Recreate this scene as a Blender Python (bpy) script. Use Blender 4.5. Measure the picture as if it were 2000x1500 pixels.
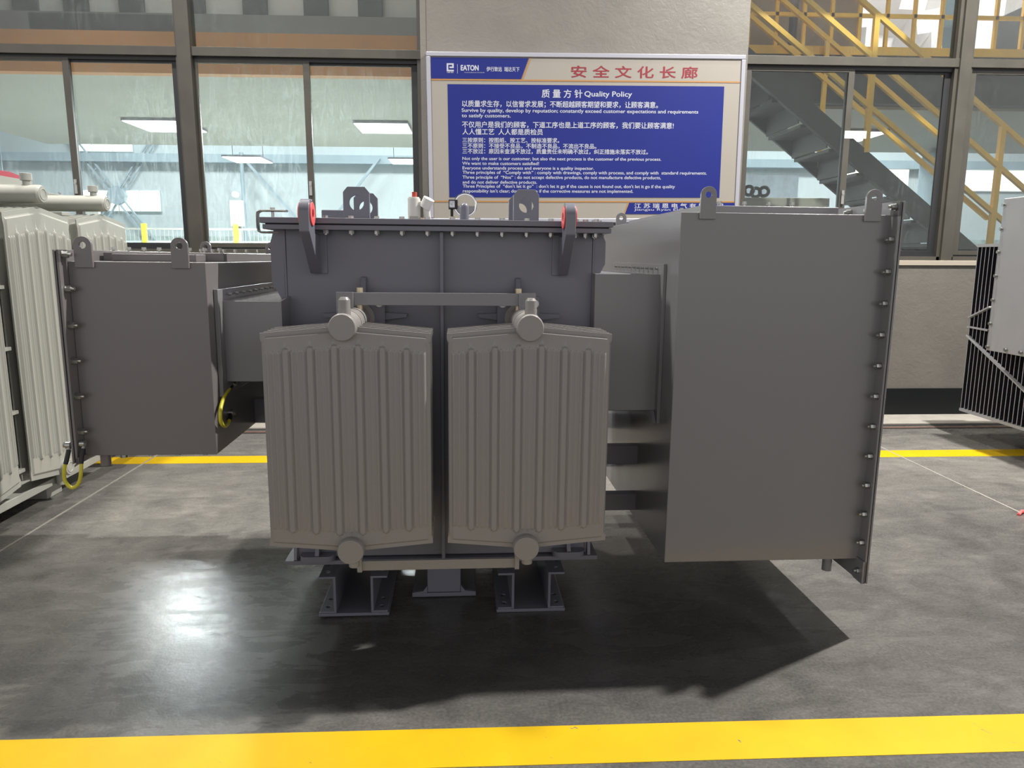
import bpy, bmesh, math, random
from mathutils import Vector, Matrix
for _o in list(bpy.data.objects): bpy.data.objects.remove(_o, do_unlink=True)
SC = bpy.context.scene
COL = SC.collection
R = math.radians
random.seed(7)

# ------------------------------------------------------------------ camera
cd = bpy.data.cameras.new('camera'); cam = bpy.data.objects.new('camera', cd); COL.objects.link(cam)
cd.sensor_width = 36.0; cd.lens = 36.0*1419.3/2000.0; cd.clip_start = .05; cd.clip_end = 200
def cam_matrix(pitch, yaw, roll, pos):
    cp, sp, cy, sy = math.cos(pitch), math.sin(pitch), math.cos(yaw), math.sin(yaw)
    f = Vector((sy*cp, cy*cp, -sp)); r0 = Vector((cy, -sy, 0)); u0 = r0.cross(f)
    r = math.cos(roll)*r0+math.sin(roll)*u0; u = -math.sin(roll)*r0+math.cos(roll)*u0
    M = Matrix((r, u, -f)).transposed().to_4x4(); M.translation = Vector(pos); return M
cam.matrix_world = cam_matrix(R(9.8016), R(2.6206), R(.1984), (0, 0, 1.45))
SC.camera = cam

# ------------------------------------------------------------------ view, world
SC.view_settings.view_transform = 'Standard'; SC.view_settings.look = 'None'
SC.view_settings.gamma = 1.0; SC.view_settings.exposure = 0.0
try: SC.view_settings.use_curve_mapping = False
except Exception: pass
w = bpy.data.worlds.new('hall_surroundings'); SC.world = w; w.use_nodes = True
nt = w.node_tree; nt.nodes.clear()
wo = nt.nodes.new('ShaderNodeOutputWorld'); wb = nt.nodes.new('ShaderNodeBackground')
tc = nt.nodes.new('ShaderNodeTexCoord'); sx = nt.nodes.new('ShaderNodeSeparateXYZ'); cr = nt.nodes.new('ShaderNodeValToRGB')
mp = nt.nodes.new('ShaderNodeMapRange'); mp.inputs[1].default_value = -1; mp.inputs[2].default_value = 1
nt.links.new(tc.outputs['Generated'], sx.inputs[0]); nt.links.new(sx.outputs[2], mp.inputs[0]); nt.links.new(mp.outputs[0], cr.inputs[0])
e = cr.color_ramp.elements
e[0].position = .40; e[0].color = (.12, .115, .11, 1); e[1].position = 1.0; e[1].color = (.06, .06, .065, 1)
for p_, c_ in ((.48, (.95, .92, .90, 1)), (.66, (1.25, 1.24, 1.26, 1)), (.76, (.14, .14, .15, 1))):
    q_ = cr.color_ramp.elements.new(p_); q_.color = c_
nt.links.new(cr.outputs[0], wb.inputs[0]); wb.inputs[1].default_value = 1.0; nt.links.new(wb.outputs[0], wo.inputs[0])

# ------------------------------------------------------------------ lamps of the two halls, and added fill lamps
def spot(name, loc, power, size, color=(1, .97, .92), angle=140):
    l = bpy.data.lights.new(name, 'SPOT'); l.energy = power; l.shadow_soft_size = size; l.color = color
    l.spot_size = R(angle); l.spot_blend = .9
    o = bpy.data.objects.new(name, l); o.location = loc; COL.objects.link(o); return o
def area(name, loc, sx_, sy_, power, color=(1, 1, 1), rot=(0, 0, 0)):
    l = bpy.data.lights.new(name, 'AREA'); l.shape = 'RECTANGLE'; l.size = sx_; l.size_y = sy_; l.energy = power; l.color = color
    o = bpy.data.objects.new(name, l); o.location = loc; o.rotation_euler = rot; COL.objects.link(o); return o
spot('high_bay_and_fill_lamp', (3.91, 3.93, 7.0), 4800, .08)
spot('high_bay_and_fill_lamp', (-3.24, 4.15, 7.0), 1800, .20)
spot('high_bay_and_fill_lamp', (-1.2, 5.5, 7.0), 1100, .12, angle=70)  # added fill lamp, brightens the floor strip along the wall
spot('high_bay_and_fill_lamp', (2.9, 5.6, 7.0), 800, .12, angle=70)  # second added fill for the rear floor, right side
spot('high_bay_and_fill_lamp', (9.5, 4.2, 7.0), 1000, .14)
spot('high_bay_and_fill_lamp', (-9.5, 4.6, 7.0), 900, .14)
FAR = (.95, .98, 1.0)
for lx in (-7.5, -1.5, 4.5, 10.5):
    area('far_hall_lamp', (lx, 16.0, 6.5), 3.0, 1.2, 430, FAR)
area('upper_storey_fill', (-3.0, 8.5, 7.2), 4.0, .6, 230, (1, .98, .94))  # added fill, lifts the upper wall and ochre beam at left
area('upper_storey_fill', (6.5, 9.6, 7.2), 4.0, .6, 330, (1, .98, .95))  # added fill for the upper floor at right
area('upper_storey_fill', (4.5, 7.2, 7.2), 3.0, .4, 70, (1, .98, .95))  # added fill to brighten the yellow stair rails

# ------------------------------------------------------------------ materials
def mat(name, color, rough=.5, metal=0.0, spec=.5, coat=0.0, noise=0.0, nscale=8.0, bump=0.0, bscale=60.0, emit=None, estr=0.0, rnoise=0.0):
    m = bpy.data.materials.new(name); m.use_nodes = True; n = m.node_tree; b = n.nodes['Principled BSDF']
    b.inputs['Base Color'].default_value = (*color, 1); b.inputs['Roughness'].default_value = rough; b.inputs['Metallic'].default_value = metal
    b.inputs['Specular IOR Level'].default_value = spec; b.inputs['Coat Weight'].default_value = coat; b.inputs['Coat Roughness'].default_value = .12
    if emit: b.inputs['Emission Color'].default_value = (*emit, 1); b.inputs['Emission Strength'].default_value = estr
    t = n.nodes.new('ShaderNodeTexCoord')
    if noise or rnoise:
        x = n.nodes.new('ShaderNodeTexNoise'); x.inputs['Scale'].default_value = nscale; x.inputs['Detail'].default_value = 6
        n.links.new(t.outputs['Object'], x.inputs['Vector'])
        if noise:
            k = n.nodes.new('ShaderNodeValToRGB')
            k.color_ramp.elements[0].position = .3; k.color_ramp.elements[1].position = .7
            k.color_ramp.elements[0].color = (*[c*(1-noise) for c in color], 1); k.color_ramp.elements[1].color = (*[min(1, c*(1+noise)) for c in color], 1)
            n.links.new(x.outputs[0], k.inputs[0]); n.links.new(k.outputs[0], b.inputs['Base Color'])
        if rnoise:
            k = n.nodes.new('ShaderNodeMapRange'); k.inputs[3].default_value = max(.02, rough-rnoise); k.inputs[4].default_value = rough+rnoise
            n.links.new(x.outputs[0], k.inputs[0]); n.links.new(k.outputs[0], b.inputs['Roughness'])
    if bump:
        x = n.nodes.new('ShaderNodeTexNoise'); x.inputs['Scale'].default_value = bscale; x.inputs['Detail'].default_value = 5
        n.links.new(t.outputs['Object'], x.inputs['Vector'])
        k = n.nodes.new('ShaderNodeBump'); k.inputs['Strength'].default_value = bump; k.inputs['Distance'].default_value = .01
        n.links.new(x.outputs[0], k.inputs['Height']); n.links.new(k.outputs[0], b.inputs['Normal'])
    return m
M = {}
M['tank'] = mat('dark_grey_enamel', (.146, .146, .176), .32)
M['box'] = mat('grey_enamel', (.190, .185, .192), .22)
M['rad'] = mat('floor_lit_grey_enamel', (.255, .240, .228), .32, spec=.5, rnoise=.04, nscale=5)  # tank enamel with warm light reflected from the floor mixed into the colour
M['lvbox'] = mat('brownish_grey_enamel', (.165, .152, .152), .30)
M['steel'] = mat('zinc_plated_steel', (.40, .40, .38), .32, metal=.9)
M['black'] = mat('black_rubber', (.012, .012, .014), .55)
M['red'] = mat('red_lacquer', (.85, .13, .13), .35)
M['pale'] = mat('pale_grey_enamel', (.37, .37, .33), .30, spec=.5, rnoise=.05, nscale=4)
M['lgrey'] = mat('light_grey_enamel', (.40, .40, .415), .33, noise=.03, nscale=4)
M['fin'] = mat('dark_fin_enamel', (.02, .02, .028), .5)
M['chrome'] = mat('chrome', (.75, .75, .76), .12, metal=1)
M['dial'] = mat('dial_face', (.62, .56, .44), .25, spec=.8)
M['dialshade'] = mat('dial_shade_grey', (.28, .27, .27), .3)  # grey for the shade painted on the gauge dial
M['white_plastic'] = mat('offwhite_plastic', (.62, .61, .56), .4)
M['redcap'] = mat('orange_red_cap', (.42, .06, .03), .5)
M['redtray'] = mat('dull_red_tray', (.45, .07, .10), .5)
M['sticker2'] = mat('paper_sticker', (.6, .6, .58), .6)
M['lowgrey'] = mat('slate_grey_wall', (.10, .098, .094), .6)
M['midgrey'] = mat('mid_grey_wall', (.27, .265, .25), .6)
M['brass'] = mat('brass_nut', (.60, .52, .36), .35, metal=.6)
M['sticker'] = mat('white_sticker', (.6, .63, .66), .5, noise=.35, nscale=120)
M['cable'] = mat('yellow_green_cable', (.56, .50, .03), .42, noise=.05, nscale=30)
M['alu'] = mat('brown_anodised_frame', (.050, .046, .037), .42, noise=.12, nscale=6)
M['aludark'] = mat('dark_frame', (.016, .016, .018), .45)
M['silver'] = mat('silver_sign_frame', (.30, .30, .34), .35, metal=.3)
M['cream'] = mat('cream_board', (.215, .198, .172), .55, noise=.02, nscale=3)
M['blue'] = mat('blue_board', (.006, .012, .125), .5, spec=.25, noise=.08, nscale=1.2)
M['white_print'] = mat('white_print', (.33, .34, .39), .5)
M['red_print'] = mat('red_print', (.17, .003, .012), .5)
M['orange_print'] = mat('orange_print', (.28, .135, .04), .5)
M['skirt'] = mat('black_skirting', (.007, .008, .009), .45, spec=.25, bump=.15, bscale=12)
M['sill'] = mat('pale_sill', (.33, .29, .235), .6)
M['ledge'] = mat('pale_concrete', (.235, .217, .19), .7, noise=.12, nscale=9)
M['railsteel'] = mat('rusty_rail', (.10, .053, .04), .5, noise=.3, nscale=14)
M['gap'] = mat('dark_groove', (.012, .010, .009), .8)
M['orange'] = mat('ochre_beam', (.62, .26, .06), .5, noise=.1, nscale=1.5)
M['yellow'] = mat('yellow_rail', (.80, .48, .06), .45, noise=.06, nscale=5)
M['yellow2'] = mat('bright_yellow', (.85, .60, .02), .45)
M['dgrey'] = mat('dark_grey_steel', (.032, .034, .034), .5, noise=.1, nscale=3)
M['soffit'] = mat('pale_soffit', (.47, .465, .39), .6, noise=.04, nscale=1.2)
M['farwall'] = mat('pale_blue_wall', (.58, .66, .68), .7, noise=.05, nscale=.6)
M['farblue'] = mat('steel_blue', (.36, .47, .53), .6, noise=.1, nscale=2)
M['farfloor'] = mat('far_floor', (.20, .215, .215), .45)
M['lamp'] = mat('lit_panel', (1, 1, 1), .5, emit=(1, 1, .98), estr=4.0)
M['litwin'] = mat('lit_window', (1, 1, 1), .5, emit=(1, .99, .86), estr=1.25)
M['plastic'] = mat('white_sheeting', (.66, .64, .66), .35, bump=.6, bscale=6)
M['brownbox'] = mat('brown_crate', (.20, .15, .11), .7, noise=.15, nscale=5)
M['greybox'] = mat('grey_cabinet', (.36, .36, .32), .5)
M['banner'] = mat('pale_blue_banner', (.60, .70, .80), .6, noise=.12, nscale=7)
M['teal'] = mat('teal_panel', (.42, .52, .50), .5, noise=.3, nscale=5)

def ramp(n, fac, stops):
    k = n.nodes.new('ShaderNodeValToRGB'); el = k.color_ramp.elements
    el[0].position, el[0].color = stops[0][0], (*stops[0][1], 1); el[1].position, el[1].color = stops[-1][0], (*stops[-1][1], 1)
    for p, c in stops[1:-1]:
        q = el.new(p); q.color = (*c, 1)
    n.links.new(fac, k.inputs[0]); return k.outputs[0]
def noise_node(n, vec, scale, detail=6, rough=.55, dist=0.0):
    x = n.nodes.new('ShaderNodeTexNoise'); x.inputs['Scale'].default_value = scale; x.inputs['Detail'].default_value = detail
    x.inputs['Roughness'].default_value = rough; x.inputs['Distortion'].default_value = dist; n.links.new(vec, x.inputs['Vector']); return x.outputs[0]
def mixc(n, fac, a, b, mode='MIX'):
    k = n.nodes.new('ShaderNodeMixRGB'); k.blend_type = mode
    for i, v in ((0, fac), (1, a), (2, b)):
        if hasattr(v, 'is_linked') or hasattr(v, 'links'): n.links.new(v, k.inputs[i])
        elif isinstance(v, tuple): k.inputs[i].default_value = (*v, 1)
        else: k.inputs[i].default_value = v
    return k.outputs[0]
def floor_material():
    m = bpy.data.materials.new('sealed_concrete_floor'); m.use_nodes = True; n = m.node_tree; b = n.nodes['Principled BSDF']
    t = n.nodes.new('ShaderNodeTexCoord').outputs['Object']
    big = noise_node(n, t, .9, 5); mid = noise_node(n, t, 5, 8, .6, .6); fine = noise_node(n, t, 90, 4, .7)
    # mottled base tone of the concrete
    base = ramp(n, big, ((.30, (.066, .063, .060)), (.52, (.088, .084, .079)), (.75, (.118, .112, .104))))
    # base colour lightened towards the wall, with an uneven edge
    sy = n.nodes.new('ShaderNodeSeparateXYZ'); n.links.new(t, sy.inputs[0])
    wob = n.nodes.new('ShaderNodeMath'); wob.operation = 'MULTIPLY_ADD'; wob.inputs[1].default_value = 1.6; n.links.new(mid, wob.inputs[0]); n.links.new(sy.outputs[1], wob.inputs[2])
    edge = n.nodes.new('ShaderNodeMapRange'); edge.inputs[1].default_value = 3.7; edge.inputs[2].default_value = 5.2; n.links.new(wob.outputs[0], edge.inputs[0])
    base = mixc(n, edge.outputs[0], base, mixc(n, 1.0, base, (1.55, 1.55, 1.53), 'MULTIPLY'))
    c2 = ramp(n, mid, ((.3, (.80, .80, .80)), (.5, (1, 1, 1)), (.72, (1.15, 1.14, 1.12))))
    c = mixc(n, 1.0, base, c2, 'MULTIPLY')
    speck = ramp(n, fine, ((.36, (.78, .78, .78)), (.5, (1, 1, 1)), (.66, (1.25, 1.25, 1.22))))
    c = mixc(n, 1.0, c, speck, 'MULTIPLY')
    mp_ = n.nodes.new('ShaderNodeMapping'); mp_.inputs['Scale'].default_value = (2.2, 6, 1); mp_.inputs['Rotation'].default_value = (0, 0, .25); n.links.new(t, mp_.inputs[0])
    sw = noise_node(n, mp_.outputs[0], 1.6, 10, .68, .8)
    c = mixc(n, 1.0, c, ramp(n, sw, ((.30, (.86, .86, .86)), (.52, (1, 1, 1)), (.72, (1.22, 1.21, 1.18)))), 'MULTIPLY')
    grit = noise_node(n, t, 260, 2, .5)
    c = mixc(n, ramp(n, grit, ((.70, (0, 0, 0)), (.76, (.55, .55, .55)))), c, (.26, .25, .24))
    n.links.new(c, b.inputs['Base Color'])
    rr = n.nodes.new('ShaderNodeMapRange'); rr.inputs[1].default_value = .3; rr.inputs[2].default_value = .7; rr.inputs[3].default_value = .19; rr.inputs[4].default_value = .36; n.links.new(sw, rr.inputs[0]); n.links.new(rr.outputs[0], b.inputs['Roughness'])
    b.inputs['Specular IOR Level'].default_value = .5
    bp = n.nodes.new('ShaderNodeBump'); bp.inputs['Strength'].default_value = .13; bp.inputs['Distance'].default_value = .004
    hs = n.nodes.new('ShaderNodeMath'); hs.operation = 'ADD'; n.links.new(fine, hs.inputs[0]); n.links.new(noise_node(n, t, 22, 8, .65, .8), hs.inputs[1])
    n.links.new(hs.outputs[0], bp.inputs['Height']); n.links.new(bp.outputs[0], b.inputs['Normal'])
    return m
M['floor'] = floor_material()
def line_material():
    m = bpy.data.materials.new('worn_yellow_line'); m.use_nodes = True; n = m.node_tree; b = n.nodes['Principled BSDF']
    t = n.nodes.new('ShaderNodeTexCoord').outputs['Object']
    ch = noise_node(n, t, 7, 12, .72, 1.2); dirt = noise_node(n, t, 2.5, 6)
    mp_ = n.nodes.new('ShaderNodeMapping'); mp_.inputs['Scale'].default_value = (.5, 14, 1); n.links.new(t, mp_.inputs[0])
    st = noise_node(n, mp_.outputs[0], 6, 10, .7, 1.0)
    y = ramp(n, dirt, ((.3, (.44, .275, .0)), (.7, (.51, .325, .0))))
    worn = ramp(n, ch, ((.655, (0, 0, 0)), (.675, (1, 1, 1)))); worn2 = ramp(n, st, ((.70, (0, 0, 0)), (.73, (.7, .7, .7))))
    y = mixc(n, worn2, y, (.17, .10, .01)); y = mixc(n, worn, y, (.11, .105, .095))
    n.links.new(y, b.inputs['Base Color']); b.inputs['Roughness'].default_value = .5; b.inputs['Specular IOR Level'].default_value = .25
    return m
M['line'] = line_material()
def plaster(name, col, strength=.5):
    m = bpy.data.materials.new(name); m.use_nodes = True; n = m.node_tree; b = n.nodes['Principled BSDF']
    t = n.nodes.new('ShaderNodeTexCoord').outputs['Object']
    a = noise_node(n, t, 2.2, 6); f = noise_node(n, t, 16, 8, .65, 1.5); g = noise_node(n, t, 5, 6, .6, 2.5)
    n.links.new(ramp(n, a, ((.3, tuple(c*.9 for c in col)), (.7, tuple(c*1.08 for c in col)))), b.inputs['Base Color']); b.inputs['Roughness'].default_value = .42
    ad = n.nodes.new('ShaderNodeMath'); ad.operation = 'ADD'; n.links.new(f, ad.inputs[0]); n.links.new(g, ad.inputs[1])
    bp = n.nodes.new('ShaderNodeBump'); bp.inputs['Strength'].default_value = strength; bp.inputs['Distance'].default_value = .02
    n.links.new(ad.outputs[0], bp.inputs['Height']); n.links.new(bp.outputs[0], b.inputs['Normal']); return m
M['plaster'] = plaster('grey_plaster', (.136, .127, .113), .15)
def glass_material():
    m = bpy.data.materials.new('dusty_window_glass'); m.use_nodes = True; n = m.node_tree; n.nodes.clear()
    o = n.nodes.new('ShaderNodeOutputMaterial'); tr = n.nodes.new('ShaderNodeBsdfTransparent'); tr.inputs[0].default_value = (.93, .95, .935, 1)
    gl = n.nodes.new('ShaderNodeBsdfGlossy'); gl.inputs['Roughness'].default_value = .02
    fr = n.nodes.new('ShaderNodeFresnel'); fr.inputs[0].default_value = 1.45
    mx = n.nodes.new('ShaderNodeMixShader'); n.links.new(fr.outputs[0], mx.inputs[0]); n.links.new(tr.outputs[0], mx.inputs[1]); n.links.new(gl.outputs[0], mx.inputs[2])
    t = n.nodes.new('ShaderNodeTexCoord').outputs['Object']
    mp_ = n.nodes.new('ShaderNodeMapping'); mp_.inputs['Scale'].default_value = (7, 1, 1.6); mp_.inputs['Rotation'].default_value = (0, .35, 0); n.links.new(t, mp_.inputs[0])
    a = noise_node(n, mp_.outputs[0], 3, 9, .68, 1.8); bnoise = noise_node(n, t, 1.1, 3)
    s = ramp(n, a, ((.45, (0, 0, 0)), (.75, (1, 1, 1)))); z = ramp(n, bnoise, ((.42, (.15, .15, .15)), (.65, (1, 1, 1))))
    f = mixc(n, 1.0, s, z, 'MULTIPLY')
    sc = n.nodes.new('ShaderNodeMath'); sc.operation = 'MULTIPLY_ADD'; sc.inputs[1].default_value = .13; sc.inputs[2].default_value = .012; n.links.new(f, sc.inputs[0])
    tl = n.nodes.new('ShaderNodeBsdfTranslucent'); tl.inputs[0].default_value = (.80, .90, .92, 1)
    m2 = n.nodes.new('ShaderNodeMixShader'); n.links.new(sc.outputs[0], m2.inputs[0]); n.links.new(mx.outputs[0], m2.inputs[1]); n.links.new(tl.outputs[0], m2.inputs[2])
    n.links.new(m2.outputs[0], o.inputs[0]); return m
M['glass'] = glass_material()

# ------------------------------------------------------------------ mesh helper
class B:
    def __init__(s): s.bm = bmesh.new()
    def box(s, x0, x1, y0, y1, z0, z1):
        v = [s.bm.verts.new((x, y, z)) for x in (x0, x1) for y in (y0, y1) for z in (z0, z1)]
        for f in ((0, 1, 3, 2), (4, 6, 7, 5), (0, 4, 5, 1), (2, 3, 7, 6), (0, 2, 6, 4), (1, 5, 7, 3)): s.bm.faces.new([v[i] for i in f])
        return s
    def cyl(s, a, b, r, seg=24, r2=None, cap=True):
        a, b = Vector(a), Vector(b); d = (b-a).normalized(); r2 = r if r2 is None else r2
        u = d.orthogonal().normalized(); w_ = d.cross(u)
        ra = [s.bm.verts.new(a+(u*math.cos(t)+w_*math.sin(t))*r) for t in [2*math.pi*i/seg for i in range(seg)]]
        rb = [s.bm.verts.new(b+(u*math.cos(t)+w_*math.sin(t))*r2) for t in [2*math.pi*i/seg for i in range(seg)]]
        for i in range(seg): s.bm.faces.new((ra[i], ra[(i+1) % seg], rb[(i+1) % seg], rb[i]))
        if cap: s.bm.faces.new(ra[::-1]); s.bm.faces.new(rb)
        return s
    def tube(s, pts, r, seg=12):
        pts = [Vector(p) for p in pts]; rings = []; n = len(pts)
        d0 = (pts[1]-pts[0]).normalized(); u = d0.orthogonal().normalized()
        for i, p in enumerate(pts):
            d = (pts[min(i+1, n-1)]-pts[max(i-1, 0)]).normalized(); u = (u-d*u.dot(d)).normalized(); w_ = d.cross(u)
            rings.append([s.bm.verts.new(p+(u*math.cos(t)+w_*math.sin(t))*r) for t in [2*math.pi*k/seg for k in range(seg)]])
        for a, b in zip(rings, rings[1:]):
            for k in range(seg): s.bm.faces.new((a[k], a[(k+1) % seg], b[(k+1) % seg], b[k]))
        s.bm.faces.new(rings[0][::-1]); s.bm.faces.new(rings[-1]); return s
    def bar(s, a, b, w_, h):           # rectangular bar from a to b; w_ along the horizontal normal, h along the other
        a, b = Vector(a), Vector(b); d = (b-a).normalized(); up = Vector((0, 1, 0)) if abs(d.y) < .9 else Vector((0, 0, 1))
        n = up-d*up.dot(d); n.normalize(); q = d.cross(n)
        v = [s.bm.verts.new(p+n*(i*w_/2)+q*(j*h/2)) for p in (a, b) for i in (-1, 1) for j in (-1, 1)]
        for f in ((0, 1, 3, 2), (4, 6, 7, 5), (0, 4, 5, 1), (2, 3, 7, 6), (0, 2, 6, 4), (1, 5, 7, 3)): s.bm.faces.new([v[i] for i in f])
        return s
    def plate(s, outline, holes, axis, d0, d1):   # 2-D outline with round holes (cx, cy, r), extruded along axis from d0 to d1
        def P(p, d):
            if axis == 'x': return (d, p[0], p[1])
            if axis == 'y': return (p[0], d, p[1])
            return (p[0], p[1], d)
        loops = [list(outline)]
        for cx, cy, r in holes: loops.append([(cx+r*math.cos(2*math.pi*i/24), cy+r*math.sin(2*math.pi*i/24)) for i in range(24)])
        for d in (d0, d1):
            bmt = bmesh.new(); es = []
            for lp in loops:
                vs = [bmt.verts.new((p[0], p[1], 0)) for p in lp]
                es += [bmt.edges.new((vs[i], vs[(i+1) % len(vs)])) for i in range(len(vs))]
            bmesh.ops.triangle_fill(bmt, use_beauty=True, use_dissolve=False, edges=es)
            vm = {v: s.bm.verts.new(P((v.co.x, v.co.y), d)) for v in bmt.verts}
            for f in bmt.faces: s.bm.faces.new([vm[v] for v in f.verts])
            bmt.free()
        for lp in loops:
            a = [s.bm.verts.new(P(p, d0)) for p in lp]; b = [s.bm.verts.new(P(p, d1)) for p in lp]
            for i in range(len(lp)): s.bm.faces.new((a[i], a[(i+1) % len(lp)], b[(i+1) % len(lp)], b[i]))
        bmesh.ops.remove_doubles(s.bm, verts=s.bm.verts, dist=1e-5); return s
    def torus(s, c, axis, r, t, seg=32, k=10):
        c = Vector(c); d = Vector(axis).normalized(); u = d.orthogonal().normalized(); w_ = d.cross(u); g = []
        for i in range(seg):
            a = 2*math.pi*i/seg; e_ = u*math.cos(a)+w_*math.sin(a)
            g.append([s.bm.verts.new(c+e_*(r+t*math.cos(2*math.pi*j/k))+d*(t*math.sin(2*math.pi*j/k))) for j in range(k)])
        for i in range(seg):
            for j in range(k): s.bm.faces.new((g[i][j], g[(i+1) % seg][j], g[(i+1) % seg][(j+1) % k], g[i][(j+1) % k]))
        return s
    def mesh(s, name, m, smooth=True):
        bmesh.ops.recalc_face_normals(s.bm, faces=s.bm.faces)
        me = bpy.data.meshes.new(name); s.bm.to_mesh(me); s.bm.free(); me.materials.append(m)
        if smooth:
            for p in me.polygons: p.use_smooth = True
            me.set_sharp_from_angle(angle=R(32))
        return me
    def build(s, name, m, parent=None, bevel=0.0, smooth=True):
        return link(name, s.mesh(name, m, smooth), parent, bevel)
def link(name, me, parent=None, bevel=0.0, loc=None, rot=None):
    o = bpy.data.objects.new(name, me); COL.objects.link(o)
    if parent is not None: o.parent = parent
    if loc is not None: o.location = loc
    if rot is not None: o.rotation_euler = rot
    if bevel:
        md = o.modifiers.new('edge', 'BEVEL'); md.width = bevel; md.segments = 2; md.limit_method = 'ANGLE'; md.angle_limit = R(40); md.harden_normals = True
    return o
def tag(o, label=None, cat=None, group=None, kind=None):
    for k, v in (('label', label), ('category', cat), ('group', group), ('kind', kind)):
        if v: o[k] = v
    return o
def empty(name, loc=(0, 0, 0), rot=(0, 0, 0)):
    o = bpy.data.objects.new(name, None); o.empty_display_size = .1; COL.objects.link(o); o.location = loc; o.rotation_euler = rot; return o
def structure(name, b, m, bevel=0.0, parent=None):
    o = b.build(name, m, parent, bevel)
    if parent is None: o['kind'] = 'structure'
    return o
def copy_tree(o, parent=None):
    c = o.copy(); COL.objects.link(c)
    if parent is not None: c.parent = parent
    for ch in list(o.children): copy_tree(ch, c)
    return c
def eye_outline(x0, x1, z0, z1, n=14):
    r = (x1-x0)/2; cx = (x0+x1)/2
    return [(x0, z0), (x1, z0)]+[(cx+r*math.cos(math.pi*i/n), z1-r+r*math.sin(math.pi*i/n)) for i in range(n+1)]
# ------------------------------------------------------------------ floor and its markings
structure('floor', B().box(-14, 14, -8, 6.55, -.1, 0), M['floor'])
structure('trim_1', B().box(-14, 14, 1.886, 2.062, 0, .0012), M['line'])
structure('trim_2', B().box(-14, 14, 5.113, 5.30, 0, .0012), M['line'])
structure('trim_3', B().box(-2.402, -2.388, 1.0, 5.9, 0, .0016), M['ledge'])
structure('trim_4', B().box(3.142, 3.154, 1.0, 5.9, 0, .0016), M['ledge'])
structure('trim_5', B().box(-14, 14, 6.16, 6.549, .0, .012), M['ledge'])
structure('trim_6', B().box(-14, 14, 6.115, 6.16, 0, .003), M['gap'])
structure('trim_7', B().box(-14, 14, 6.03, 6.075, 0, .004), M['railsteel'])
structure('trim_8', B().box(-14, 14, 6.005, 6.03, 0, .003), M['gap'])

# ------------------------------------------------------------------ wall, pier, windows
structure('wall_back', B().box(-14, -.48, 6.55, 6.75, 0, 1.44).box(2.30, 14, 6.55, 6.75, 0, 1.40), M['plaster'])
structure('wall_pier', B().box(-.478, 2.298, 6.47, 6.95, 0, 7.5), M['plaster'], .006)
structure('wall_above', B().box(-14, -.48, 6.55, 6.75, 4.75, 7.5).box(2.30, 14, 6.55, 6.75, 4.75, 7.5), M['plaster'])
structure('baseboard_back', B().box(-14, -.48, 6.535, 6.55, .012, .262).box(2.30, 14, 6.535, 6.55, .012, .262).box(-.50, 2.32, 6.455, 6.47, .012, .262), M['skirt'], .003)
structure('trim_9', B().box(2.30, 14, 6.535, 6.76, 1.40, 1.445), M['sill'], .003)
structure('trim_10', B().box(-14, -.48, 6.535, 6.76, 1.44, 1.485), M['sill'], .003)

def window_bay(n, x0, x1, zs, zt, ztop, split, dark_side, glass_first):
    """one bay: frame, transom beam, two sliding sashes, panes"""
    fr = structure('window_%d' % n, B().box(x0, x1, 6.60, 6.70, zs, zs+.035).box(x0, x1, 6.60, 6.70, ztop-.05, ztop)
        .box(x0, x1, 6.59, 6.70, zt, zt+.072).box(x0, x0+.035, 6.60, 6.70, zs, ztop).box(x1-.035, x1, 6.60, 6.70, zs, ztop), M['alu'], .002)
    B().box(x0+.035, x1-.035, 6.625, 6.69, zt-.032, zt).box(x0+.035, x1-.035, 6.625, 6.69, zs+.035, zs+.055).build('track', M['aludark'], fr)
    ov = .03
    for k, (a, b, y) in enumerate(((x0+.035, split+ov, 6.632 if glass_first else 6.660), (split-ov, x1-.035, 6.660 if glass_first else 6.632))):
        z0, z1, t = zs+.05, zt-.02, .055
        ma = M['alu'] if k == (0 if glass_first else 1) else M['aludark']
        s = B().box(a, a+t, y-.012, y+.012, z0, z1).box(b-t, b, y-.012, y+.012, z0, z1).box(a+t, b-t, y-.012, y+.012, z0, z0+.04).box(a+t, b-t, y-.012, y+.012, z1-.03, z1).build('sash', ma, fr, .002)
        B().box(a+t, b-t, y-.003, y+.003, z0+.04, z1-.03).build('pane', M['glass'], s, smooth=False)
    B().box(x0+.035, x1-.035, 6.645, 6.651, zt+.072, ztop-.05).build('pane', M['glass'], fr, smooth=False)
    B().box(split-.012, split+.012, 6.606, 6.62, zs+.50, zs+.62).cyl((split, 6.60, zs+.59), (split, 6.625, zs+.59), .012, 12).build('latch', M['steel'], fr)
    return fr
window_bay(1, -4.53, -2.50, 1.487, 3.118, 4.75, -3.458, 0, True)
window_bay(2, -2.46, -.482, 1.487, 3.118, 4.75, -1.462, 0, True)
window_bay(3, 2.302, 4.235, 1.445, 3.122, 4.75, 3.284, 0, True)
window_bay(4, 4.325, 6.30, 1.445, 3.122, 4.75, 5.32, 0, True)
B().box(3.262, 3.46, 6.617, 6.6185, 2.515, 2.58).build('paper_sticker', M['sticker2'], bpy.data.objects['window_3'])
structure('trim_11', B().box(-2.515, -2.40, 6.57, 6.72, 1.485, 4.75), M['alu'], .004)
structure('trim_12', B().box(4.228, 4.332, 6.57, 6.72, 1.445, 4.75), M['alu'], .004)
structure('trim_13', B().box(-14, -4.52, 6.57, 6.72, 1.485, 4.75).box(6.29, 14, 6.57, 6.72, 1.445, 4.75), M['plaster'])
structure('trim_14', B().box(-.478+.0, -.43, 6.465, 6.47, 1.4, 4.7), M['plaster'])

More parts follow.
